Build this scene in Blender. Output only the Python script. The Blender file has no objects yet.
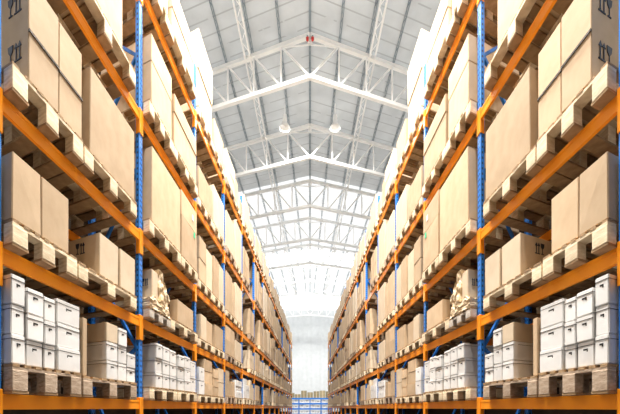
import bpy, bmesh, math, random
from mathutils import Vector, Matrix

# ------------------------------------------------------------------ camera, light, exposure
scene = bpy.context.scene
COL = scene.collection
CZ = 1.6                                   # eye height above the floor
F = 360.0                                  # focal length in pixels of a 620 px wide frame
cam_d = bpy.data.cameras.new('camera')
cam = bpy.data.objects.new('camera', cam_d); COL.objects.link(cam)
cam.location = (0, 0, CZ); cam.rotation_euler = (math.pi/2, 0, 0)
cam_d.sensor_width = 36; cam_d.lens = 36*F/620.0
cam_d.shift_y = (408-207)/620.0
cam_d.clip_start = 0.05; cam_d.clip_end = 300
scene.camera = cam

world = bpy.data.worlds.new('daylight'); scene.world = world
world.use_nodes = True
wb = world.node_tree.nodes['Background']
wb.inputs[0].default_value = (1.0, 0.985, 0.96, 1); wb.inputs[1].default_value = 2.0

scene.view_settings.view_transform = 'Standard'
scene.view_settings.look = 'None'
scene.view_settings.gamma = 1
scene.view_settings.use_curve_mapping = False
scene.view_settings.exposure = 0.85

# ------------------------------------------------------------------ layout constants
RX = 2.5          # distance of the rack front from the aisle centre line at y = 0
T = 8/360.0       # the two racks close in slightly towards the far end
K = 0.456         # frames, pallets and loads are set back at a slant (chevron plan)
KR = 0.36         # the same for the roof trusses
BAY = 2.265
Z0 = 2.82
NB = 14
LV = [CZ+0.05, CZ+1.21, CZ+2.42, CZ+4.11, CZ+5.965]
BH = 0.125        # beam height
BT = BH/2
OV = 0.12         # overhang of pallets in front of the beam, nearest bays
def ovk(k): return OV if k < 2 else .05
H = CZ+14.7       # underside of roof

# ------------------------------------------------------------------ materials
def new_mat(name):
    m = bpy.data.materials.new(name); m.use_nodes = True
    nt = m.node_tree
    return m, nt, nt.nodes['Principled BSDF']

def noisy(name, c1, c2, rough=0.8, scale=6, stretch=(1,1,1), bump=0.0, metallic=0.0, rnd=0.0, detail=4, bscale=None):
    m, nt, b = new_mat(name)
    tc = nt.nodes.new('ShaderNodeTexCoord'); mp = nt.nodes.new('ShaderNodeMapping')
    mp.inputs['Scale'].default_value = stretch
    nt.links.new(tc.outputs['Object'], mp.inputs[0])
    n = nt.nodes.new('ShaderNodeTexNoise'); n.inputs['Scale'].default_value = scale; n.inputs['Detail'].default_value = detail
    nt.links.new(mp.outputs[0], n.inputs['Vector'])
    r = nt.nodes.new('ShaderNodeValToRGB')
    r.color_ramp.elements[0].color = (*c1, 1); r.color_ramp.elements[1].color = (*c2, 1)
    r.color_ramp.elements[0].position = 0.3; r.color_ramp.elements[1].position = 0.7
    nt.links.new(n.outputs['Fac'], r.inputs['Fac'])
    out = r.outputs['Color']
    if rnd > 0:
        oi = nt.nodes.new('ShaderNodeObjectInfo')
        ma = nt.nodes.new('ShaderNodeMapRange'); ma.inputs['To Min'].default_value = 1-rnd; ma.inputs['To Max'].default_value = 1+rnd*0.6
        nt.links.new(oi.outputs['Random'], ma.inputs['Value'])
        hs = nt.nodes.new('ShaderNodeHueSaturation')
        nt.links.new(ma.outputs[0], hs.inputs['Value']); nt.links.new(out, hs.inputs['Color'])
        out = hs.outputs[0]
    nt.links.new(out, b.inputs['Base Color'])
    b.inputs['Roughness'].default_value = rough; b.inputs['Metallic'].default_value = metallic
    b.inputs['Specular IOR Level'].default_value = 0.3
    if bump > 0:
        n2 = nt.nodes.new('ShaderNodeTexNoise'); n2.inputs['Scale'].default_value = bscale or scale*3
        nt.links.new(mp.outputs[0], n2.inputs['Vector'])
        bp = nt.nodes.new('ShaderNodeBump'); bp.inputs['Strength'].default_value = bump; bp.inputs['Distance'].default_value = 0.01
        nt.links.new(n2.outputs['Fac'], bp.inputs['Height']); nt.links.new(bp.outputs[0], b.inputs['Normal'])
    return m

M = {}
M['carton'] = noisy('carton_board', (.53,.385,.24), (.61,.455,.295), .75, 5, bump=.12, rnd=.2)
M['carton_pale'] = noisy('carton_board_pale', (.63,.51,.36), (.71,.585,.43), .75, 5, bump=.12, rnd=.08)
M['white_board'] = noisy('white_board', (.74,.73,.71), (.84,.83,.81), .7, 5, bump=.1, rnd=.08)
M['old_carton'] = noisy('old_carton_board', (.26,.22,.13), (.36,.30,.18), .8, 5, rnd=.3)
M['tape'] = noisy('packing_tape', (.60,.47,.31), (.68,.54,.37), .35, 8)
M['strap'] = noisy('dark_strap', (.05,.04,.03), (.09,.07,.05), .5, 8)
M['ink'] = noisy('print_ink', (.02,.03,.05), (.04,.05,.08), .6, 8)
M['hole'] = noisy('hand_hole', (.02,.02,.02), (.05,.045,.04), .9, 8)
M['wood_pale'] = noisy('pale_pallet_wood', (.62,.48,.30), (.90,.78,.58), .8, 9, (1,1,4), bump=.3, rnd=.15)
M['wood_old'] = noisy('weathered_pallet_wood', (.30,.21,.14), (.56,.44,.33), .9, 12, (1,1,3), bump=.5, rnd=.15)
M['wood_shaded'] = noisy('shade_browned_pallet_boards', (.26,.165,.085), (.42,.28,.155), .9, 10, (1,1,3), bump=.4, rnd=.15)  # shade beneath the pallets put into the brown of slats and bottom boards
M['wood_grey'] = noisy('grey_pallet_wood', (.42,.38,.33), (.62,.56,.48), .9, 12, (1,1,3), bump=.5)
M['orange'] = noisy('orange_steel', (.95,.29,.012), (1.0,.355,.02), .4, 3, bump=.03)
M['dark_sheet'] = noisy('dark_light_blocker', (.06,.04,.028), (.10,.07,.045), .8, 3)
M['white_steel'] = noisy('white_steel', (.88,.88,.87), (.94,.94,.93), .45, 3)
M['grey_steel'] = noisy('grey_steel', (.20,.25,.29), (.30,.35,.38), .5, 6)
M['concrete'] = noisy('concrete_floor', (.06,.057,.053), (.09,.087,.08), .5, 1.5, bump=.05)
M['wrap'] = noisy('wrapped_sacking', (.56,.43,.26), (.72,.58,.40), .55, 7, bump=.6, bscale=14)
M['green'] = noisy('green_sticker', (.05,.55,.28), (.08,.65,.35), .5, 8)
M['paper'] = noisy('paper_sticker', (.80,.84,.86), (.86,.88,.9), .6, 8)
M['red'] = noisy('red_lens', (.55,.03,.03), (.65,.05,.04), .3, 8)
M['blue_plastic'] = noisy('blue_plastic', (.02,.10,.42), (.03,.16,.55), .5, 6, rnd=.2)
M['shadowed_goods'] = noisy('shadowed_goods', (.07,.06,.07), (.16,.12,.10), .8, 5, rnd=.3)  # shadow under the lowest beams put into the crate colour

def blue_post():
    m, nt, b = new_mat('blue_perforated_steel')
    N = nt.nodes; Lk = nt.links
    def math_(op, a, bb=None):
        n = N.new('ShaderNodeMath'); n.operation = op
        for i, v in enumerate((a, bb)):
            if v is None: continue
            if isinstance(v, (int, float)): n.inputs[i].default_value = v
            else: Lk.new(v, n.inputs[i])
        return n.outputs[0]
    tc = N.new('ShaderNodeTexCoord'); sp = N.new('ShaderNodeSeparateXYZ'); Lk.new(tc.outputs['Object'], sp.inputs[0])
    ge = N.new('ShaderNodeNewGeometry'); sn = N.new('ShaderNodeSeparateXYZ'); Lk.new(ge.outputs['Normal'], sn.inputs[0])
    fx = math_('GREATER_THAN', math_('ABSOLUTE', sn.outputs[0]), 0.8)
    zf = math_('FRACT', math_('DIVIDE', sp.outputs[2], 0.075))
    zr = math_('LESS_THAN', zf, 0.42)
    yy = math_('LESS_THAN', math_('ABSOLUTE', math_('SUBTRACT', math_('ABSOLUTE', sp.outputs[1]), 0.020)), 0.010)
    xx = math_('LESS_THAN', math_('ABSOLUTE', math_('SUBTRACT', math_('ABSOLUTE', sp.outputs[0]), 0.037)), 0.012)
    face = math_('ADD', math_('MULTIPLY', fx, yy), math_('MULTIPLY', math_('SUBTRACT', 1.0, fx), xx))
    mask = math_('MULTIPLY', zr, face)
    mix = N.new('ShaderNodeMix'); mix.data_type = 'RGBA'
    mix.inputs[6].default_value = (.025,.20,.66,1); mix.inputs[7].default_value = (.01,.02,.07,1)
    Lk.new(mask, mix.inputs[0]); Lk.new(mix.outputs[2], b.inputs['Base Color'])
    b.inputs['Roughness'].default_value = .45
    return m
M['blue'] = blue_post()
M['blue_plain'] = noisy('blue_steel', (.02,.15,.52), (.03,.19,.62), .45, 4)

def deck_mat(name, base, trans, seam):
    """thin light-passing roof sheeting with seams across the fall of the sheets"""
    m, nt, b = new_mat(name)
    N = nt.nodes; Lk = nt.links
    tc = N.new('ShaderNodeTexCoord'); sp = N.new('ShaderNodeSeparateXYZ'); Lk.new(tc.outputs['Object'], sp.inputs[0])
    ab = N.new('ShaderNodeMath'); ab.operation = 'ABSOLUTE'; Lk.new(sp.outputs[0], ab.inputs[0])
    mu = N.new('ShaderNodeMath'); mu.operation = 'MULTIPLY_ADD'; Lk.new(ab.outputs[0], mu.inputs[0]); mu.inputs[1].default_value = -KR; Lk.new(sp.outputs[1], mu.inputs[2])
    dv = N.new('ShaderNodeMath'); dv.operation = 'DIVIDE'; Lk.new(mu.outputs[0], dv.inputs[0]); dv.inputs[1].default_value = 0.56
    fr = N.new('ShaderNodeMath'); fr.operation = 'FRACT'; Lk.new(dv.outputs[0], fr.inputs[0])
    lt = N.new('ShaderNodeMath'); lt.operation = 'LESS_THAN'; Lk.new(fr.outputs[0], lt.inputs[0]); lt.inputs[1].default_value = 0.10
    nz = N.new('ShaderNodeTexNoise'); nz.inputs['Scale'].default_value = 1.1; nz.inputs['Detail'].default_value = 5
    Lk.new(tc.outputs['Object'], nz.inputs['Vector'])
    ga = N.new('ShaderNodeMath'); ga.operation = 'GREATER_THAN'; ga.inputs[1].default_value = 0.43; Lk.new(nz.outputs['Fac'], ga.inputs[0])
    sm = N.new('ShaderNodeMath'); sm.operation = 'MULTIPLY'; Lk.new(lt.outputs[0], sm.inputs[0]); Lk.new(ga.outputs[0], sm.inputs[1])
    rp = N.new('ShaderNodeValToRGB'); rp.color_ramp.elements[0].position = .3; rp.color_ramp.elements[1].position = .7
    rp.color_ramp.elements[0].color = (*[c*.80 for c in base], 1); rp.color_ramp.elements[1].color = (*base, 1)
    Lk.new(nz.outputs['Fac'], rp.inputs['Fac'])
    mx = N.new('ShaderNodeMix'); mx.data_type = 'RGBA'; Lk.new(sm.outputs[0], mx.inputs[0])
    Lk.new(rp.outputs[0], mx.inputs[6]); mx.inputs[7].default_value = (*[c*seam for c in base], 1)
    tr = N.new('ShaderNodeBsdfTranslucent'); Lk.new(mx.outputs[2], tr.inputs[0])
    Lk.new(mx.outputs[2], b.inputs['Base Color']); b.inputs['Roughness'].default_value = .6
    ms = N.new('ShaderNodeMixShader'); ms.inputs[0].default_value = trans
    Lk.new(b.outputs[0], ms.inputs[1]); Lk.new(tr.outputs[0], ms.inputs[2])
    Lk.new(ms.outputs[0], nt.nodes['Material Output'].inputs[0])
    return m
M['deck'] = deck_mat('roof_sheeting', (.55,.575,.59), .12, .66)
M['deck_brightened'] = deck_mat('brightened_roof_sheeting', (.74,.76,.78), .34, .75)  # brightness of the far roof put into a lighter, more translucent sheet
M['skylight'] = deck_mat('skylight_sheeting', (.97,.98,.98), .85, .93)

def wall_mat():
    m = noisy('corrugated_wall', (.60,.625,.64), (.67,.69,.705), .6, 2)
    nt = m.node_tree; b = nt.nodes['Principled BSDF']
    tc = nt.nodes.new('ShaderNodeTexCoord'); w = nt.nodes.new('ShaderNodeTexWave'); w.inputs['Scale'].default_value = 1.6
    nt.links.new(tc.outputs['Object'], w.inputs['Vector'])
    bp = nt.nodes.new('ShaderNodeBump'); bp.inputs['Strength'].default_value = .8; bp.inputs['Distance'].default_value = .06
    nt.links.new(w.outputs['Fac'], bp.inputs['Height']); nt.links.new(bp.outputs[0], b.inputs['Normal'])
    return m
M['wall'] = wall_mat()

# ------------------------------------------------------------------ geometry helpers
def Lv(side, a, d, z):
    """rack frame -> world (linear part): a along the rack, d away from the aisle, z up"""
    return Vector((side*(d - T*a), a + K*d, z))
def Wp(side, a, d, z):
    return Vector((side*(RX + d - T*a), a + K*d, z))

QF = [(0,3,2,1),(4,5,6,7),(0,1,5,4),(1,2,6,5),(2,3,7,6),(3,0,4,7)]
def hexa(bm, pts, flip=False):
    vs = [bm.verts.new(p) for p in pts]
    fs = []
    for f in QF:
        fs.append(bm.faces.new([vs[i] for i in (f if not flip else f[::-1])]))
    return vs, fs
def box(bm, lo, hi):
    x0,y0,z0 = lo; x1,y1,z1 = hi
    return hexa(bm, [(x0,y0,z0),(x1,y0,z0),(x1,y1,z0),(x0,y1,z0),(x0,y0,z1),(x1,y0,z1),(x1,y1,z1),(x0,y1,z1)])
def rbox(bm, side, a0, a1, d0, d1, z0, z1, jit=0, rng=None):
    c = [(a0,d0,z0),(a0,d1,z0),(a1,d1,z0),(a1,d0,z0),(a0,d0,z1),(a0,d1,z1),(a1,d1,z1),(a1,d0,z1)]
    if jit: c = [(a+rng.uniform(-jit,jit)*(1 if z==z1 else .3), d+rng.uniform(-jit,jit)*(1 if z==z1 else .3), z) for a,d,z in c]
    return hexa(bm, [Lv(side,*p) for p in c])
def bar(bm, p, q, w, h=None, up=(0,0,1)):
    p = Vector(p); q = Vector(q); h = h or w
    d = (q-p).normalized(); u = Vector(up)
    if abs(d.dot(u)) > .95: u = Vector((0,1,0))
    s = d.cross(u).normalized()*w/2; t = s.cross(d).normalized()*h/2
    hexa(bm, [p-s-t, p+s-t, q+s-t, q-s-t, p-s+t, p+s+t, q+s+t, q-s+t])
def tube(bm, p, q, r0, r1=None, n=12, caps=True):
    p = Vector(p); q = Vector(q); r1 = r0 if r1 is None else r1
    d = (q-p).normalized(); u = Vector((0,0,1)) if abs(d.z) < .9 else Vector((1,0,0))
    s = d.cross(u).normalized(); t = s.cross(d)
    A = [bm.verts.new(p+(s*math.cos(i*2*math.pi/n)+t*math.sin(i*2*math.pi/n))*r0) for i in range(n)]
    B = [bm.verts.new(q+(s*math.cos(i*2*math.pi/n)+t*math.sin(i*2*math.pi/n))*r1) for i in range(n)]
    for i in range(n): bm.faces.new((A[i],A[(i+1)%n],B[(i+1)%n],B[i]))
    if caps: bm.faces.new(A[::-1]); bm.faces.new(B)
def mesh_of(bm, name, m):
    bmesh.ops.recalc_face_normals(bm, faces=bm.faces)
    me = bpy.data.meshes.new(name); bm.to_mesh(me); bm.free(); me.materials.append(m)
    return me
def link(name, me, parent=None, loc=(0,0,0)):
    o = bpy.data.objects.new(name, me); COL.objects.link(o)
    o.location = loc
    if parent is not None: o.parent = parent
    return o
def tag(o, label=None, cat=None, group=None, kind=None):
    if label: o['label'] = label
    if cat: o['category'] = cat
    if group: o['group'] = group
    if kind: o['kind'] = kind
    return o
def obj(name, bm, m, parent=None, loc=(0,0,0)):
    return link(name, mesh_of(bm, name, m), parent, loc)

SIDE = {-1: 'left', 1: 'right'}
ORD = ['nearest','second','third','fourth','fifth','sixth','seventh','eighth','ninth','tenth','eleventh','twelfth','thirteenth','farthest']
SH = ['lowest','second','third','fourth','top']

# ------------------------------------------------------------------ the building
WX = 9.4; YE = 54.6; YB = -4.0
bm = bmesh.new(); box(bm, (-WX-.3, YB, -.2), (WX+.3, YE+.3, 0)); tag(obj('floor', bm, M['concrete']), kind='structure')
bm = bmesh.new(); box(bm, (-WX-.3, YE, 0), (WX+.3, YE+.3, H+.2)); tag(obj('wall_far', bm, M['wall']), kind='structure')
for s, nm in ((-1,'wall_left'), (1,'wall_right')):
    bm = bmesh.new(); x0, x1 = sorted((s*WX, s*(WX+.3))); box(bm, (x0, YB, 0), (x1, YE, H+.2)); tag(obj(nm, bm, M['wall']), kind='structure')
bm = bmesh.new(); box(bm, (-WX-.3, YB-.3, 0), (WX+.3, YB, H+.2)); tag(obj('wall_near', bm, M['dark_sheet']), kind='structure')
# roof sheeting: a single corrugation-less skin per strip, plain, brightened and skylight strips down the hall
strips = [(YB, 23.0, 'deck'), (23.0, 33.6, 'deck_brightened'), (33.6, 37.6, 'skylight'), (37.6, 46.6, 'deck_brightened'), (46.6, YE+.3, 'skylight')]
first = True
for y0, y1, mt in strips:
    bm = bmesh.new()
    zz = H+.16
    # chevron-shaped strip following the trusses
    def pt(x, y): return (x, min(max(y+KR*abs(x), YB), YE+.3) if y not in (YB, YE+.3) else y, zz)
    for xa, xb in ((-WX-.3, 0), (0, WX+.3)):
        vs = [bm.verts.new(pt(x, y)) for x, y in ((xa,y0),(xb,y0),(xb,y1),(xa,y1))]
        bm.faces.new(vs)
    bmesh.ops.remove_doubles(bm, verts=bm.verts, dist=1e-4)
    me = mesh_of(bm, 'ceiling', M[mt])
    o = link('ceiling' if mt != 'skylight' else 'window', me)
    if mt == 'skylight': o.name = 'window_1' if y0 < 40 else 'window_2'
    tag(o, kind='structure')

# grey purlins running down the hall on top of the trusses
def roofx(x, y): return x - math.copysign(T*y*(abs(x)/max(abs(x),.4)), x) if abs(x) > .01 else 0
n = 0
PX = [0.0] + [0.32+1.2*k for k in range(1, 8)]
def roof_pt(s, x, y, z): return Vector((s*(x - T*y), y, z))
for s in (-1, 1):
    for k, px in enumerate(PX[1:], 1):
        r = tag(bpy.data.objects.new('roof_purlin', None), f'grey lattice purlin under the roof sheets, {ORD[k-1]} out from the ridge, {SIDE[s]} side' if k>1 else f'grey lattice purlin under the roof sheets closest to the ridge, {SIDE[s]} side', 'purlin', 'grey roof purlins')
        COL.objects.link(r); r.location = roof_pt(s, px, 4.0, H+.10)
        o0 = r.location
        bm = bmesh.new()
        for off in (-.035, .035):
            bar(bm, roof_pt(s, px+off, 4, H+.10)-o0, roof_pt(s, px+off, YE-.1, H+.10)-o0, .022, .05)
        obj('flange', bm, M['grey_steel'], r)
        bm = bmesh.new(); y = 8.0; j = 0
        while y < YE-1:
            a = -.045 if j % 2 else .045
            bar(bm, roof_pt(s, px+a, y, H+.10)-o0, roof_pt(s, px-a, y+.28, H+.10)-o0, .02)
            y += .28; j += 1
        obj('lacing', bm, M['grey_steel'], r)
bm = bmesh.new(); bar(bm, (0,0,0), (0,YE-4.1,0), .09, .08)
tag(obj('ridge_purlin', bm, M['grey_steel'], loc=(0,4,H+.11)), 'single grey ridge beam running down the middle of the roof', 'purlin')

# white lattice tie girders
for s in (-1, 1):
    r = tag(bpy.data.objects.new('lattice_girder', None), f'white lattice girder running down the {SIDE[s]} half of the roof', 'girder', 'white lattice girders')
    COL.objects.link(r); r.location = roof_pt(s, 2.92, 5, H-.16); o0 = r.location
    for off in (-.11, .11):
        bm = bmesh.new(); bar(bm, roof_pt(s, 2.92+off, 5, H-.16)-o0, roof_pt(s, 2.92+off, YE-.1, H-.16)-o0, .065)
        obj('chord', bm, M['white_steel'], r)
    bm = bmesh.new(); y = 8.0; j = 0
    while y < YE-1:
        a = .11 if j % 2 else -.11
        bar(bm, roof_pt(s, 2.92+a, y, H-.16)-o0, roof_pt(s, 2.92-a, y+.42, H-.16)-o0, .022)
        y += .42; j += 1
    obj('lacing', bm, M['white_steel'], r)

# trusses
TD = 1.62; PN = 1.17; NPAN = 7
for i in range(9):
    ty = 14.11 + 4.51*i
    zt = H - .10
    o0 = Vector((0, ty, zt))
    r = tag(bpy.data.objects.new('roof_truss', None), f'white steel roof truss, {ORD[i]} of the nine down the hall' if i else 'white steel roof truss nearest the camera, in the foreground of the nine', 'truss', 'white roof trusses')
    COL.objects.link(r); r.location = o0
    w = .15
    def P(s, n_, top): 
        x = n_*PN
        return Vector((s*x, min(KR*x, YE-.25-ty), 0 if top else -TD))
    for top, nm in ((True,'top_chord'), (False,'bottom_chord')):
        bm = bmesh.new()
        for s in (-1, 1):
            bar(bm, P(s,0,top), P(s,NPAN,top), w)
        obj(nm, bm, M['white_steel'], r)
    for s in (-1, 1):
        for n_ in range(1, NPAN+1):
            bm = bmesh.new(); bar(bm, P(s,n_,True), P(s,n_,False), .065); obj('post', bm, M['white_steel'], r)
            bm = bmesh.new(); bar(bm, P(s,n_,True), P(s,n_-1,False), .07); obj('diagonal', bm, M['white_steel'], r)
    bm = bmesh.new()
    for s in (-1, 1): bar(bm, Vector((s*PN*.9, KR*PN*.9, -.08)), Vector((0,0,-.36)), .035)
    obj('ridge_tie', bm, M['white_steel'], r)
    bm = bmesh.new(); box(bm, (-.09,-.012,-.30), (.09,.012,.06)); obj('gusset', bm, M['white_steel'], r)

# red lamps at the first ridge joint
for s in (-1, 1):
    r = tag(bpy.data.objects.new('warning_lamp', None), f'small red lamp at the nearest truss peak, {SIDE[s]} one of the pair', 'lamp', 'red lamps at the truss peak')
    COL.objects.link(r); r.location = (s*.10, 13.98, H-.36)
    bm = bmesh.new(); tube(bm, (0,0,-.06), (0,0,.03), .05, .06); obj('lens', bm, M['red'], r)
    bm = bmesh.new(); tube(bm, (0,0,.03), (0,0,.10), .02); box(bm, (-.03,-.02,.09), (.03,.12,.12)); obj('bracket', bm, M['grey_steel'], r)

# high bay lamps; all but the second-truss pair are added to brighten the shelves
LAMP_W = 420.0
lamp_y = [2.0, 5.2, 8.4, 11.6, 17.5, 34.6, 39.2, 44.0]
def lamp_meshes():
    out = {}
    bm = bmesh.new(); tube(bm, (0,0,.25), (0,0,.85), .02); out['hanger'] = mesh_of(bm, 'hanger', M['white_steel'])
    bm = bmesh.new(); tube(bm, (0,0,-.02), (0,0,.28), .11, .09, 16); out['ballast_housing'] = mesh_of(bm, 'ballast_housing', M['white_steel'])
    bm = bmesh.new()
    prof = [(.08,-.02),(.13,-.10),(.19,-.20),(.25,-.32),(.26,-.34),(.24,-.34),(.18,-.20),(.12,-.10),(.07,-.03)]
    rings = [[bm.verts.new((rr*math.cos(a*math.pi/12), rr*math.sin(a*math.pi/12), z)) for a in range(24)] for rr, z in prof]
    for A_, B_ in zip(rings, rings[1:]):
        for q in range(24): bm.faces.new((A_[q],A_[(q+1)%24],B_[(q+1)%24],B_[q]))
    out['reflector'] = mesh_of(bm, 'reflector', M['white_steel'])
    return out
LMS = lamp_meshes()
for s in (-1, 1):
    for i, ly in enumerate(lamp_y):
        r = tag(bpy.data.objects.new('high_bay_lamp', None), (f'white bell-shaped lamp hanging just {SIDE[s]} of the ridge before the second truss' if i == 4 else f'added unseen fill lamp over the nearest shelves, {["first","second","third","fourth"][i]} in the {SIDE[s]} row' if i < 4 else f'small added fill lamp in the bright far roof, {["nearest","middle","farthest"][i-5]} of three on the {SIDE[s]}'), 'lamp', 'high bay lamps')
        COL.objects.link(r); r.location = (s*1.22, ly, H-.75)
        for nm, me in LMS.items(): link(nm, me, r)
        ld = bpy.data.lights.new('lamp_light', 'AREA'); ld.shape = 'DISK'; ld.size = .40; ld.energy = LAMP_W*(2.3 if i < 2 else .95 if i < 3 else .5 if i < 5 else 1.1); ld.color = (1.0,.97,.92)
        lo = bpy.data.objects.new('lamp_light', ld); COL.objects.link(lo); lo.location = (0,0,-.33); lo.parent = r

# ------------------------------------------------------------------ racks
S0 = .02; POSTW = .045; POSTD = .075; DEP = 1.0
TOPZ = CZ+7.0
def rack(side):
    r = bpy.data.objects.new('pallet_rack', None); COL.objects.link(r)
    r.location = Wp(side, Z0, 0, 0); o0 = r.location.copy()
    tag(r, f'long blue and orange steel pallet rack on the {SIDE[side]} of the aisle', 'rack', 'pallet racks')
    def rel(a, d, z): return Wp(side, a, d, z) - o0
    bmf = bmesh.new(); rbox(bmf, side, -POSTW, POSTW, 0, POSTD, 0.02, TOPZ)
    bmesh.ops.bevel(bmf, geom=bmf.edges[:], offset=.006, segments=1, affect='EDGES')
    upm = mesh_of(bmf, 'upright', M['blue'])
    bmf = bmesh.new(); rbox(bmf, side, -POSTW, POSTW, 0, POSTD, 0.02, LV[4]+.12); ups = mesh_of(bmf, 'upright', M['blue'])
    bmf = bmesh.new(); rbox(bmf, side, -.10, .10, -.03, POSTD+.03, 0, .02); fm = mesh_of(bmf, 'foot_plate', M['blue_plain'])
    bmf = bmesh.new(); rbox(bmf, side, -POSTW-.006, POSTW+.006, -.012, POSTD-.01, -.25, .10)
    bmesh.ops.bevel(bmf, geom=bmf.edges[:], offset=.004, segments=1, affect='EDGES')
    cm = mesh_of(bmf, 'beam_connector', M['orange'])
    # orange guard sleeve below the lowest beam
    bmf = bmesh.new(); rbox(bmf, side, -POSTW-.006, POSTW+.006, -.012, POSTD-.01, .03, LV[0]-.252); gm = mesh_of(bmf, 'post_guard', M['orange'])
    def beam_mesh(sh=0):
        b = bmesh.new(); rbox(b, side, POSTW+sh, BAY-POSTW, 0, .034, -BT, BT)
        rbox(b, side, POSTW+sh, BAY-POSTW, -.004, 0, BT-.03, BT)
        return mesh_of(b, 'front_beam', M['orange'])
    bmm = beam_mesh()
    bm0 = beam_mesh(-S0)
    bbm = bmm.copy()
    for k in range(NB+1):
        a = Z0 + BAY*k; ab_ = a
        if k == 0: a -= S0
        u = link('upright', upm if k != 3 else ups, r, rel(a, 0, 0))
        link('foot_plate', fm, u); link('post_guard', gm, u)
        u2 = link('rear_upright', ups, r, rel(a, DEP-POSTD, 0)); link('foot_plate', fm, u2)
        # diagonal bracing between the two uprights of this frame
        zs = [.3, LV[0]+.2, LV[1]-.35, LV[2]-.28, LV[2]+.95, LV[3]-.2, LV[3]+.9, LV[4]-.2]
        for j in range(len(zs)-1):
            p = (POSTD, DEP-POSTD) if j % 2 == 0 else (DEP-POSTD, POSTD)
            b = bmesh.new()
            bar(b, Lv(side, 0, p[0], 0), Lv(side, 0, p[1], zs[j+1]-zs[j]), .035, .04)
            obj('brace', b, M['blue_plain'], r, rel(a, 0, zs[j])) if False else link('brace', mesh_of(b, 'brace', M['blue_plain']), r, rel(a, 0, zs[j]))
        for lv in LV:
            if k < NB:
                fb = link('front_beam', bmm if k else bm0, r, rel(ab_, 0, lv))
                bb = link('rear_beam', bbm if k else bm0, r, rel(ab_, DEP-.05, lv))
                link('beam_connector', cm, fb, Lv(side, a-ab_, 0, 0))
            else:
                link('beam_connector', cm, r, rel(a, 0, lv))
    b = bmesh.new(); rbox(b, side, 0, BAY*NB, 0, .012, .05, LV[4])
    obj('gap_shade_sheet', b, M['dark_sheet'], r, rel(Z0, DEP+.10, 0))  # added dark sheet, stops light from behind so gaps between loads read as shade
    b = bmesh.new()
    for k in range(NB+1):
        for z in (LV[0], LV[2], LV[4]-.1):
            rbox(b, side, BAY*k-.02, BAY*k+.02, 0, .10, z-.03, z+.03)
    obj('shade_sheet_bracket', b, M['blue_plain'], r, rel(Z0, DEP, 0))
for s in (-1, 1): rack(s)

# ------------------------------------------------------------------ pallets
PM = {}
def pallet_parts(side, L, ph, style, whole):
    key = (side, round(L, 2), round(ph, 2), style, whole)
    if key in PM: return PM[key]
    L = round(L, 2); rng = random.Random(hash((round(L*100), round(ph*100))) & 0xffff)
    m = M[style]; W = DEP+OV-.02
    tb = .024; bb = .022
    nb = 7
    deck = bmesh.new()
    # lead boards + slats across, three stringer boards beneath
    bw = L/(nb)
    for i in range(nb):
        a0 = i*bw + rng.uniform(0, .006); a1 = (i+1)*bw - (.045 if i < nb-1 else .0) - rng.uniform(0, .006)
        rbox(deck, side, a0, a1, rng.uniform(0,.008), W-rng.uniform(0,.008), ph-tb, ph)
    strg = bmesh.new()
    for d0 in ((0.005, W/2-.06, W-.125) if whole else (0.005,)):
        rbox(strg, side, 0.002, L-.004, d0, d0+.115, ph-2*tb, ph-tb)
    low = bmesh.new()
    for q0 in ((0.0, L/2-.08, L-.164) if whole else (0.0,)):
        rbox(low, side, q0, q0+.16, .004, W-.004, 0, bb)
    bl = bmesh.new(); rbox(bl, side, 0, .15, 0, .12, bb, ph-2*tb)
    bmesh.ops.bevel(bl, geom=bl.edges[:], offset=.004, segments=1, affect='EDGES')
    pos = [(a0, d0) for a0 in (0.0, L/2-.075, L-.154) for d0 in (0.0, W/2-.06, W-.12)]
    if whole:
        b = bmesh.new()
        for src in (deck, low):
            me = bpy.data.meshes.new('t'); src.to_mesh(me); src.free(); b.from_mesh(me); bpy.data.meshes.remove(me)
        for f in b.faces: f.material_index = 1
        me = bpy.data.meshes.new('t'); strg.to_mesh(me); strg.free(); b.from_mesh(me); bpy.data.meshes.remove(me)
        for a0, d0 in pos: rbox(b, side, a0, a0+.15, d0, d0+.12, bb, ph-2*tb)
        bl.free()
        PM[key] = (mesh_of(b, 'pallet', m),); PM[key][0].materials.append(M['wood_shaded'])
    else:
        PM[key] = (mesh_of(deck, 'top_deck', M['wood_shaded']), mesh_of(low, 'bottom_board', M['wood_shaded']), mesh_of(bl, 'block', m), pos, mesh_of(strg, 'stringer_board', m))
    return PM[key]

def pallet(side, lev, k, which, a0, L, ph, style, z=None, note=''):
    lv = LV[lev]+BT if z is None else z
    desc = {'wood_pale':'pale wooden pallet', 'wood_old':'weathered brown pallet', 'wood_grey':'grey worn pallet'}[style]
    lab = f'{desc}{note}, {which} spot on the {SH[lev]} shelf, {ORD[k]} bay, {SIDE[side]} rack'
    loc = Wp(side, a0, -ovk(k), lv+.002)
    whole = k > 2
    parts = pallet_parts(side, L, ph, style, whole)
    if whole:
        o = link('pallet', parts[0], None, loc)
    else:
        o = bpy.data.objects.new('pallet', None); COL.objects.link(o); o.location = loc
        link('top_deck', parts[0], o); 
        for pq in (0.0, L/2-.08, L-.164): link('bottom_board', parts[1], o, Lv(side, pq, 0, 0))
        for pd in (0.0, (DEP+OV-.02)/2-.065, DEP+OV-.15): link('stringer_board', parts[4], o, Lv(side, 0, pd, 0))
        for (pa, pd) in parts[3]: link('block', parts[2], o, Lv(side, pa, pd, 0))
    return tag(o, lab, 'pallet', 'pallets on the racks')

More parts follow.
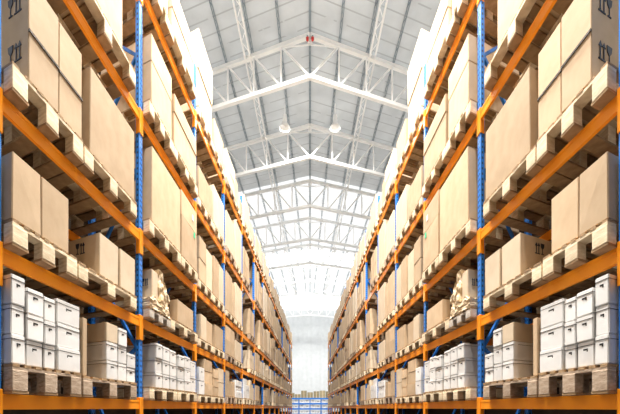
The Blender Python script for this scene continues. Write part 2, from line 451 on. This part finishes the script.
# ------------------------------------------------------------------ boxes
REST = []                       # far cartons beyond the 300 that show largest
NBOX = {'n': 0}
def icon(side, parent, face, ca, cd, cz, s):
    """printed shipping marks: two up arrows and a glass, on the aisle face ('f') or near end face ('e')"""
    bm = bmesh.new(); e = .007
    def slab(u0, u1, z0, z1):
        if face == 'f': rbox(bm, side, ca+u0*s, ca+u1*s, cd-e, cd, cz+z0*s, cz+z1*s)
        else: rbox(bm, side, ca-e, ca, cd+u0*s, cd+u1*s, cz+z0*s, cz+z1*s)
    def tri(pts):
        for off in (0,):
            vv = []
            for o_ in (-e, 0):
                for u, z in pts:
                    vv.append(bm.verts.new(Lv(side, ca+u*s, cd+o_, cz+z*s) if face == 'f' else Lv(side, ca+o_, cd+u*s, cz+z*s)))
            n_ = len(pts)
            bm.faces.new(vv[:n_]); bm.faces.new(vv[n_:][::-1])
            for i in range(n_): bm.faces.new((vv[i], vv[(i+1)%n_], vv[n_+(i+1)%n_], vv[n_+i]))
    slab(-.50,-.42,-.45,.2); tri([(-.62,.2),(-.30,.2),(-.46,.5)])
    slab(-.18,-.10,-.45,.2); tri([(-.30,.22),(.02,.22),(-.14,.5)])
    slab(-.62,.02,-.55,-.48)
    tri([(.12,.5),(.60,.5),(.55,.15),(.40,-.02),(.32,-.02),(.17,.15)])
    slab(.33,.39,-.45,.0); slab(.2,.52,-.52,-.45)
    obj('printed_mark', bm, M['ink'], parent)

def carton(side, lev, k, which, a0, a1, d0, d1, z0, z1, kind, desc, pos, rng, detail, icons=(), strap=None, stickers=()):
    g = .004
    lab = f'{desc}, {pos}, {which} load, {SH[lev]} shelf, {ORD[k]} bay, {SIDE[side]} rack'
    loc = Wp(side, a0+g, d0, z0)
    L = a1-a0-2*g; D = d1-d0; Hh = z1-z0-.003
    bm = bmesh.new()
    rbox(bm, side, 0, L, 0, D, 0, Hh, .003 if (icons or kind == 'white_board' or not detail) else .006, rng)
    if detail:
        bmesh.ops.bevel(bm, geom=bm.edges[:], offset=.007, segments=2, affect='EDGES')
    white = kind == 'white_board'
    if not detail and not white and NBOX['n'] >= 300:
        for v in bm.verts: v.co += loc
        REST.append((bm, kind)); return None
    if not white: NBOX['n'] += 1
    name = 'white_archive_box' if white else 'cardboard_box'
    o = obj(name, bm, M[kind], None, loc)
    tag(o, lab, 'box', 'white boxes on the racks' if white else 'cardboard boxes on the racks')
    if white and k < 4:
        b = bmesh.new(); w = min(.075, L*.28); zc = Hh*.68
        rbox(b, side, L*.5-w/2, L*.5+w/2, -.0015, .01, zc-.007, zc+.007)
        rbox(b, side, L*.5-w/2, L*.5-w/2+.012, -.0015, .01, zc-.02, zc+.007)
        obj('hand_hole', b, M['hole'], o)
        b = bmesh.new(); rbox(b, side, -.002, L+.002, -.003, D+.002, Hh*.985-.035, Hh*.985-.031); obj('lid_edge', b, M['hole'], o) if k < 2 else b.free()
    if not white and detail:
        b = bmesh.new(); tw = .055
        rbox(b, side, -.0012, L+.0012, D/2-tw/2, D/2+tw/2, Hh, Hh+.001)
        rbox(b, side, -.0012, 0, D/2-tw/2, D/2+tw/2, .01, Hh)
        bmesh.ops.remove_doubles(b, verts=b.verts, dist=1e-5)
        obj('tape', b, M['tape'], o)
    for (face, u, z, s) in icons:
        if face == 'f': icon(side, o, 'f', u*L, -.0005, z*Hh, s)
        else: icon(side, o, 'e', -.0005, u*D, z*Hh, s)
    if strap is not None:
        b = bmesh.new(); zc = strap*Hh
        rbox(b, side, 0, L+.002, -.010, .01, zc-.011, zc+.011); obj('strap', b, M['strap'], o)
    for (u, z, c) in stickers:
        b = bmesh.new(); rbox(b, side, u*L-.04, u*L+.04, -.007, -.004, z*Hh-.05, z*Hh+.05); obj('sticker', b, M[c], o)
    return o

ROWN = {1:['full height'], 2:['bottom','top'], 3:['bottom','middle','top'], 4:['bottom','second','third','top']}
COLN = {1:[''], 2:['near column','far column'], 3:['near column','middle column','far column'], 4:['first column','second column','third column','fourth column'],
        5:['first column','second column','third column','fourth column','fifth column']}
def load(side, lev, k, which, a0, a1, ph, style, cols, detail, rng):
    """cols: list of dict(f0, f1, top, rows, kind, desc, ...) fractions along the pallet; top = height above the camera eye"""
    pallet(side, lev, k, which, a0, a1-a0, ph, style)
    zb = LV[lev]+BT+ph+.004
    for ci, c in enumerate(cols):
        rows = c.get('rows', 1); top = CZ+c['top']
        if isinstance(rows, int): br = [i/rows for i in range(rows+1)]
        else: br = rows
        L = a1-a0; c = dict(c)
        for kk in ('f0','f1'):
            if c[kk] > 1.5: c[kk] = min(1, max(0, (A(c[kk])-a0)/L))
        for ri in range(len(br)-1):
            inset = rng.uniform(.0,.02)
            b0 = a0+L*c['f0']; b1 = a0+L*c['f1']
            z0 = zb+(top-zb)*br[ri]; z1 = zb+(top-zb)*br[ri+1]
            kind = c.get('kind', 'carton'); desc = c.get('desc', 'tan carton')
            if c.get('toptan') and ri == len(br)-2: kind = 'carton_pale'; desc = 'cream carton'
            rn = ROWN[len(br)-1][ri]; cn = COLN[len(cols)][ci]
            p = (cn+' '+rn).strip() if len(br) > 2 else (cn or 'single')
            ic = c.get('icons', {}).get(ri, ())
            carton(side, lev, k, which, b0, b1, -ovk(k)+.012+inset+c.get('in', 0), DEP-.09-c.get('cut', 0), z0, z1, kind, desc, p, rng, detail,
                   ic, c.get('strap'), c.get('stickers', {}).get(ri, ()))

def A(x):                         # photograph column -> distance along the rack for things at the pallet front
    u = 310-x
    return (360*(RX-OV)+K*OV*u)/(u+8.0)
def clampA(k, a0, a1):
    lo = Z0+BAY*k+POSTW+.015-(S0 if k == 0 else 0); hi = Z0+BAY*(k+1)-POSTW-(.015 if k < 1 else .10)
    return max(a0, lo), min(a1, hi)

def C(f0, f1, top, rows=1, **kw):
    d = dict(f0=f0, f1=f1, top=top, rows=rows); d.update(kw); return d

W_ = dict(kind='white_board', desc='white box')
PALE = dict(kind='carton_pale', desc='cream carton')
def spec(rng):
    """(bay, level, which, x0 or fraction, x1, pallet height, style, cols)"""
    S = []
    # lowest shelf
    S.append((0,0,'near', A(-2), A(82), .235,'wood_old', [C(2,27,1.06,3,**W_), C(28,45,1.0,3,**W_), C(45.5,57,.985,3,**W_), C(59,82,1.02,3,**W_)]))
    S.append((0,0,'far', A(83.5), A(137), .215,'wood_old', [C(84,89,.93,1,desc='thin tan carton'), C(107.5,119,.98,3,toptan=True,**W_), C(119.3,128,.97,3,**W_), C(128.5,137,.70,2,**W_)]))
    S.append((1,0,'near', A(145), A(177.5), .19,'wood_pale', [C(157,163.5,.97,3,**W_), C(163.8,170.5,.96,3,**W_), C(170.8,177,.95,3,**W_)]))
    S.append((1,0,'far', A(178), A(197), .19,'wood_pale', [C(.06,.35,.92,3,**W_), C(.36,.67,.94,3,**W_), C(.68,1,.90,2,**W_)]))
    S.append((2,0,'near', Z0+2*BAY+.07, Z0+2*BAY+1.10, .17,'wood_pale', [C(.05,.4,.86,2,**W_), C(.42,1,1.08,3,desc='tan carton')]))
    S.append((2,0,'far', Z0+2*BAY+1.12, Z0+2*BAY+2.19, .17,'wood_pale', [C(.05,.48,.93,3,desc='tan carton'), C(.5,1,1.0,2,**PALE)]))
    # second shelf
    S.append((0,1,'near', A(3), A(78), .21,'wood_pale', [C(8,43,2.02), C(43.4,71,2.02)]))
    S.append((0,1,'far', A(78.5), A(137), .19,'wood_pale', [C(101.5,120.5,1.945,1,icons={0:(('e',.30,.74,.12),)}, **PALE), C(121,136,1.94,1,**PALE)]))
    S.append((1,1,'near', A(145), A(171), .20,'wood_grey', 'BUNDLE'))
    S.append((1,1,'far', A(171.5), A(198), .20,'wood_pale', [C(178,194,1.86,1,icons={0:(('e',.2,.72,.08),)})]))
    S.append((2,1,'near', Z0+2*BAY+.07, Z0+2*BAY+1.10, .19,'wood_pale', [C(.2,.56,2.0,1,**PALE), C(.57,1,1.96)]))
    S.append((2,1,'far', Z0+2*BAY+1.12, Z0+2*BAY+2.19, .19,'wood_pale', [C(.2,.9,2.02,1)]))
    # third shelf
    S.append((0,2,'near', A(8), A(84), .23,'wood_pale', [C(29.5,60,3.60,1,strap=.47,icons={0:(('e',.18,.34,.15),('e',.18,.80,.15))}), C(60.4,84.5,3.60,1,strap=.47)]))
    S.append((0,2,'far', A(84.5), A(137), .21,'wood_pale', [C(91,136,3.61,1)]))
    S.append((1,2,'near', A(144), A(181.5), .21,'wood_pale', [C(153,181.5,3.80,1,)]))
    S.append((1,2,'far', A(182), A(198), .20,'wood_pale', [C(.02,.98,3.86,[0,.62,1],stickers={1:((.7,.5,'paper'),),0:((.8,.9,'green'),)})]))
    S.append((2,2,'near', Z0+2*BAY+.07, Z0+2*BAY+1.10, .20,'wood_pale', [C(.1,.55,3.62,2), C(.56,.98,3.55,1,**PALE)]))
    S.append((2,2,'far', Z0+2*BAY+1.12, Z0+2*BAY+2.19, .20,'wood_pale', [C(.05,.5,3.62,1), C(.52,.98,3.6,1,**PALE)]))
    # fourth shelf
    S.append((0,3,'near', A(20), A(70), .22,'wood_pale', [C(.1,.9,5.5,1)]))
    S.append((0,3,'far', A(72), A(136), .22,'wood_pale', [C(86,124.5,5.75,1)]))
    S.append((1,3,'near', A(144), A(174), .21,'wood_pale', [C(153,173.5,5.44,[0,.62,1])]))
    S.append((1,3,'far', A(174.5), A(198), .20,'wood_pale', [C(.04,.98,5.28,[0,.66,1])]))
    S.append((2,3,'near', Z0+2*BAY+.07, Z0+2*BAY+1.10, .20,'wood_pale', [C(.05,.98,5.05,1)]))
    S.append((2,3,'far', Z0+2*BAY+1.12, Z0+2*BAY+2.19, .20,'wood_pale', [C(.05,.98,5.3,1,**PALE)]))
    # top shelf
    S.append((1,4,'near', A(145), A(170), .21,'wood_pale', [C(.1,.98,7.8,1,**PALE)]))
    S.append((1,4,'far', A(170.5), A(196), .20,'wood_pale', [C(.1,.95,7.05,2,**PALE)]))
    S.append((2,4,'near', Z0+2*BAY+.07, Z0+2*BAY+1.10, .20,'wood_pale', [C(.02,.98,7.85,2,**PALE)]))
    S.append((2,4,'far', Z0+2*BAY+1.12, Z0+2*BAY+2.19, .20,'wood_pale', [C(.1,.95,6.9,1)]))
    for k in range(3, NB):
        for lev in range(5):
            base = Z0+BAY*k+.08; mid = base+1.05
            for which, a0, a1 in (('near', base, mid-.01), ('far', mid+.02, mid+1.03)):
                if lev < 4 and rng.random() < .16 and k > 3: continue
                ph = rng.choice([.18,.20,.22])
                lo = [0.05,1.21,2.42,4.11,5.965][lev]
                gap = [1.16,1.21,1.69,1.85,2.1][lev]
                top = lo + gap*rng.uniform(.66,.86) if lev < 4 else lo + rng.uniform(.85,1.2)
                if lev == 0:
                    if k < 6 and rng.random() < .55: kw = W_; rows = 3
                    else: kw = {} if rng.random() < .5 else PALE; rows = rng.choice([1,2])
                else:
                    kw = PALE if rng.random() < (.35 if lev < 4 else .7) else {}; rows = rng.choice([1,1,2])
                q_ = rng.random()
                if q_ < .3:
                    cols = [C(.02,.33,top,rows,**kw), C(.34,.66,top-rng.choice([0,.15,.3]),rows,**(PALE if rng.random() < .4 else kw)), C(.67,.98,top-rng.choice([0,.1,.25]),rows,**kw)]
                elif q_ < .75:
                    cols = [C(.03,.50,top,rows,**kw), C(.51,.97,top-rng.choice([0,0,.12,.2]),rows,**kw)]
                else:
                    cols = [C(.06,.95,top,rows,**kw)]
                style = 'wood_pale' if rng.random() < .7 else 'wood_old'
                S.append((k,lev,which,a0,a1,ph,style,cols))
    return S

from mathutils import noise as mnoise
def bundle(side, lev, k, which, a0, a1, zb):
    """a carton with a crumpled, wrapped heap slumping down beside it, all under one wrap"""
    L = a1-a0; W = DEP-.06
    o = bpy.data.objects.new('wrapped_bundle', None); COL.objects.link(o); o.location = Wp(side, a0, -OV, zb)
    tag(o, f'lumpy tan wrapped bundle slumping on a grey pallet, second shelf, second bay, {SIDE[side]} rack', 'bundle', 'wrapped bundles')
    b = bmesh.new(); rbox(b, side, .14, .50, .04, W, 0, .60, .008, random.Random(2))
    bmesh.ops.bevel(b, geom=b.edges[:], offset=.01, segments=2, affect='EDGES')
    c = obj('carton', b, M['carton_pale'], o)
    icon(side, c, 'e', .138, .17, .42, .10)
    b = bmesh.new(); bmesh.ops.create_cube(b, size=2)
    bmesh.ops.subdivide_edges(b, edges=b.edges[:], cuts=11, use_grid_fill=True)
    for v in b.verts:
        x, y, z = v.co
        r = 1-.05*(z+1)**2/4
        u = (x*r+1)/2; t = (z+1)/2
        top = .64*(1-.62*max(0, u-.25)**1.3)
        nz = mnoise.noise_vector(Vector((x*2.3, y*2.3, z*2.3)))*.055 + mnoise.noise_vector(Vector((x*6, y*6, z*6)))*.028
        aa = .34+u*(L-.38) + nz.x*min(1, t*3); dd = .012+(y*r+1)/2*(W-.03) + max(-.02, nz.y)*1.0
        zz = t*top + nz.z*t
        v.co = Lv(side, aa, dd, max(0, zz))
    bmesh.ops.triangulate(b, faces=b.faces)
    obj('crumpled_wrap', b, M['wrap'], o)
    b = bmesh.new(); bmesh.ops.create_cube(b, size=2)
    bmesh.ops.subdivide_edges(b, edges=b.edges[:], cuts=8, use_grid_fill=True)
    for v in b.verts:
        x, y, z = v.co
        nz = mnoise.noise_vector(Vector((x*2.8+9, y*2.8, z*2.8)))*.045
        v.co = Lv(side, .02+(x+1)/2*(L-.10)+nz.x*.5, .0+(y+1)/2*(W-.02)+nz.y*.5, max(0, (z+1)/2*(.16+.03*math.sin(9*x))+nz.z*(z+1)/2))
    bmesh.ops.triangulate(b, faces=b.faces)
    obj('bottom_wrap', b, M['wrap'], o)

LAST = {}
SP = {s: spec(random.Random(11)) for s in (-1,1)}
order = sorted([(e[0], e[3], i, s) for s in (-1,1) for i, e in enumerate(SP[s])])
for k_, a_, i, s in order:
    k, lev, which, a0, a1, ph, style, cols = SP[s][i]
    a0, a1 = clampA(k, a0, a1)
    if which == 'far' and (s, k, lev) in LAST: a0 = max(a0, LAST[s, k, lev]+.012)
    LAST[s, k, lev] = a1
    if cols == 'BUNDLE':
        pallet(s, lev, k, which, a0, a1-a0, .16, 'wood_grey')
        bundle(s, lev, k, which, a0, a1, LV[lev]+BT+.164)
        continue
    load(s, lev, k, which, a0, a1, ph, style, cols, k < 3, random.Random(i*7+3))
if REST:
    bm = bmesh.new()
    for b, kind in REST:
        me = bpy.data.meshes.new('t'); b.to_mesh(me); b.free(); bm.from_mesh(me); bpy.data.meshes.remove(me)
    tag(obj('cardboard_boxes', bm, M['carton']), 'mass of small tan cartons at the far ends of both racks', 'boxes', 'cardboard boxes on the racks', 'stuff')

# crates standing on the floor below the lowest beams
rng = random.Random(5)
for k in range(2, NB):
    cols_ = [(rng.choice([.85,1.0,1.15,1.25]), rng.random() < .4, w) for w in ('near','far')]
    for s in (-1, 1):
        for hgt, blue, w in cols_:
            a0 = Z0+BAY*k+.12+(0 if w == 'near' else 1.06)
            o = bpy.data.objects.new('storage_crate', None); COL.objects.link(o); o.location = Wp(s, a0, .02, 0)
            tag(o, f'{"blue" if blue else "dark"} crate on the floor, {w} half, {ORD[k]} bay, {SIDE[s]} rack', 'crate', 'crates under the racks')
            mt = M['blue_plastic'] if blue else M['shadowed_goods']
            b = bmesh.new(); rbox(b, s, 0, .95, 0, .8, .05, hgt); obj('body', b, mt, o)
            b = bmesh.new(); rbox(b, s, -.02, .97, -.02, .82, hgt, hgt+.04); obj('rim', b, mt, o)
            b = bmesh.new()
            for q in (0, .42, .85): rbox(b, s, q, q+.1, 0, .8, 0, .05)
            obj('runner', b, mt, o)

# ------------------------------------------------------------------ cross rack and goods at the end of the aisle
CY = 42.0
r = bpy.data.objects.new('cross_rack', None); COL.objects.link(r); r.location = (0, CY, 0)
tag(r, 'low blue rack standing across the far end of the aisle', 'rack')
for i in range(5):
    bm = bmesh.new(); x = -2.6+1.3*i
    box(bm, (x-.05,-.0,0), (x+.05,.08,2.7)); obj('upright', bm, M['blue_plain'], r)
    bm = bmesh.new(); box(bm, (x-.05,.92,0), (x+.05,1.0,2.7)); obj('rear_upright', bm, M['blue_plain'], r)
for z in (.9, 1.55, 2.15, 2.75):
    bm = bmesh.new(); box(bm, (-2.65,-.04,z-.15), (2.65,0,z+.04)); obj('beam', bm, M['blue_plain'], r)
    bm = bmesh.new(); box(bm, (-2.65,0.0,z-.03), (2.65,1.0,z)); obj('shelf', bm, M['white_steel'] , r)
rng = random.Random(3)
for zi, z in enumerate((.9, 1.55, 2.15)):
    for i in range(4):
        for j in range(2):
            x = -2.5+1.3*i+.6*j
            hh = rng.uniform(.3,.46)
            bm = bmesh.new(); box(bm, (0,0,0), (.5,.7,hh)); bmesh.ops.bevel(bm, geom=bm.edges[:], offset=.01, segments=1, affect='EDGES')
            o = obj('white_archive_box', bm, M['white_board'], None, (x, CY+.10, z+.002))
            b = bmesh.new(); box(b, (.18,-.003,hh*.6), (.32,.01,hh*.6+.05)); obj('hand_hole', b, M['hole'], o)
            tag(o, f'white box on the cross rack, {["lower","middle","upper"][zi]} shelf, {["first","second","third","fourth","fifth","sixth","seventh","eighth"][i*2+j]} from left', 'box', 'white boxes on the cross rack')
for i in range(7):
    x = -2.5+.73*i; hh = rng.uniform(.45,.95)
    bm = bmesh.new(); box(bm, (0,0,0), (.66,.8,hh)); bmesh.ops.bevel(bm, geom=bm.edges[:], offset=.01, segments=1, affect='EDGES')
    o = obj('cardboard_box', bm, M['old_carton'], None, (x, CY+.10, 2.752))
    b = bmesh.new(); box(b, (.30,-.002,0), (.36,.802,hh+.001)); obj('tape', b, M['tape'], o)
    tag(o, f'tan carton on top of the cross rack, {["first","second","third","fourth","fifth","sixth","seventh"][i]} from left', 'box', 'cartons on the cross rack')
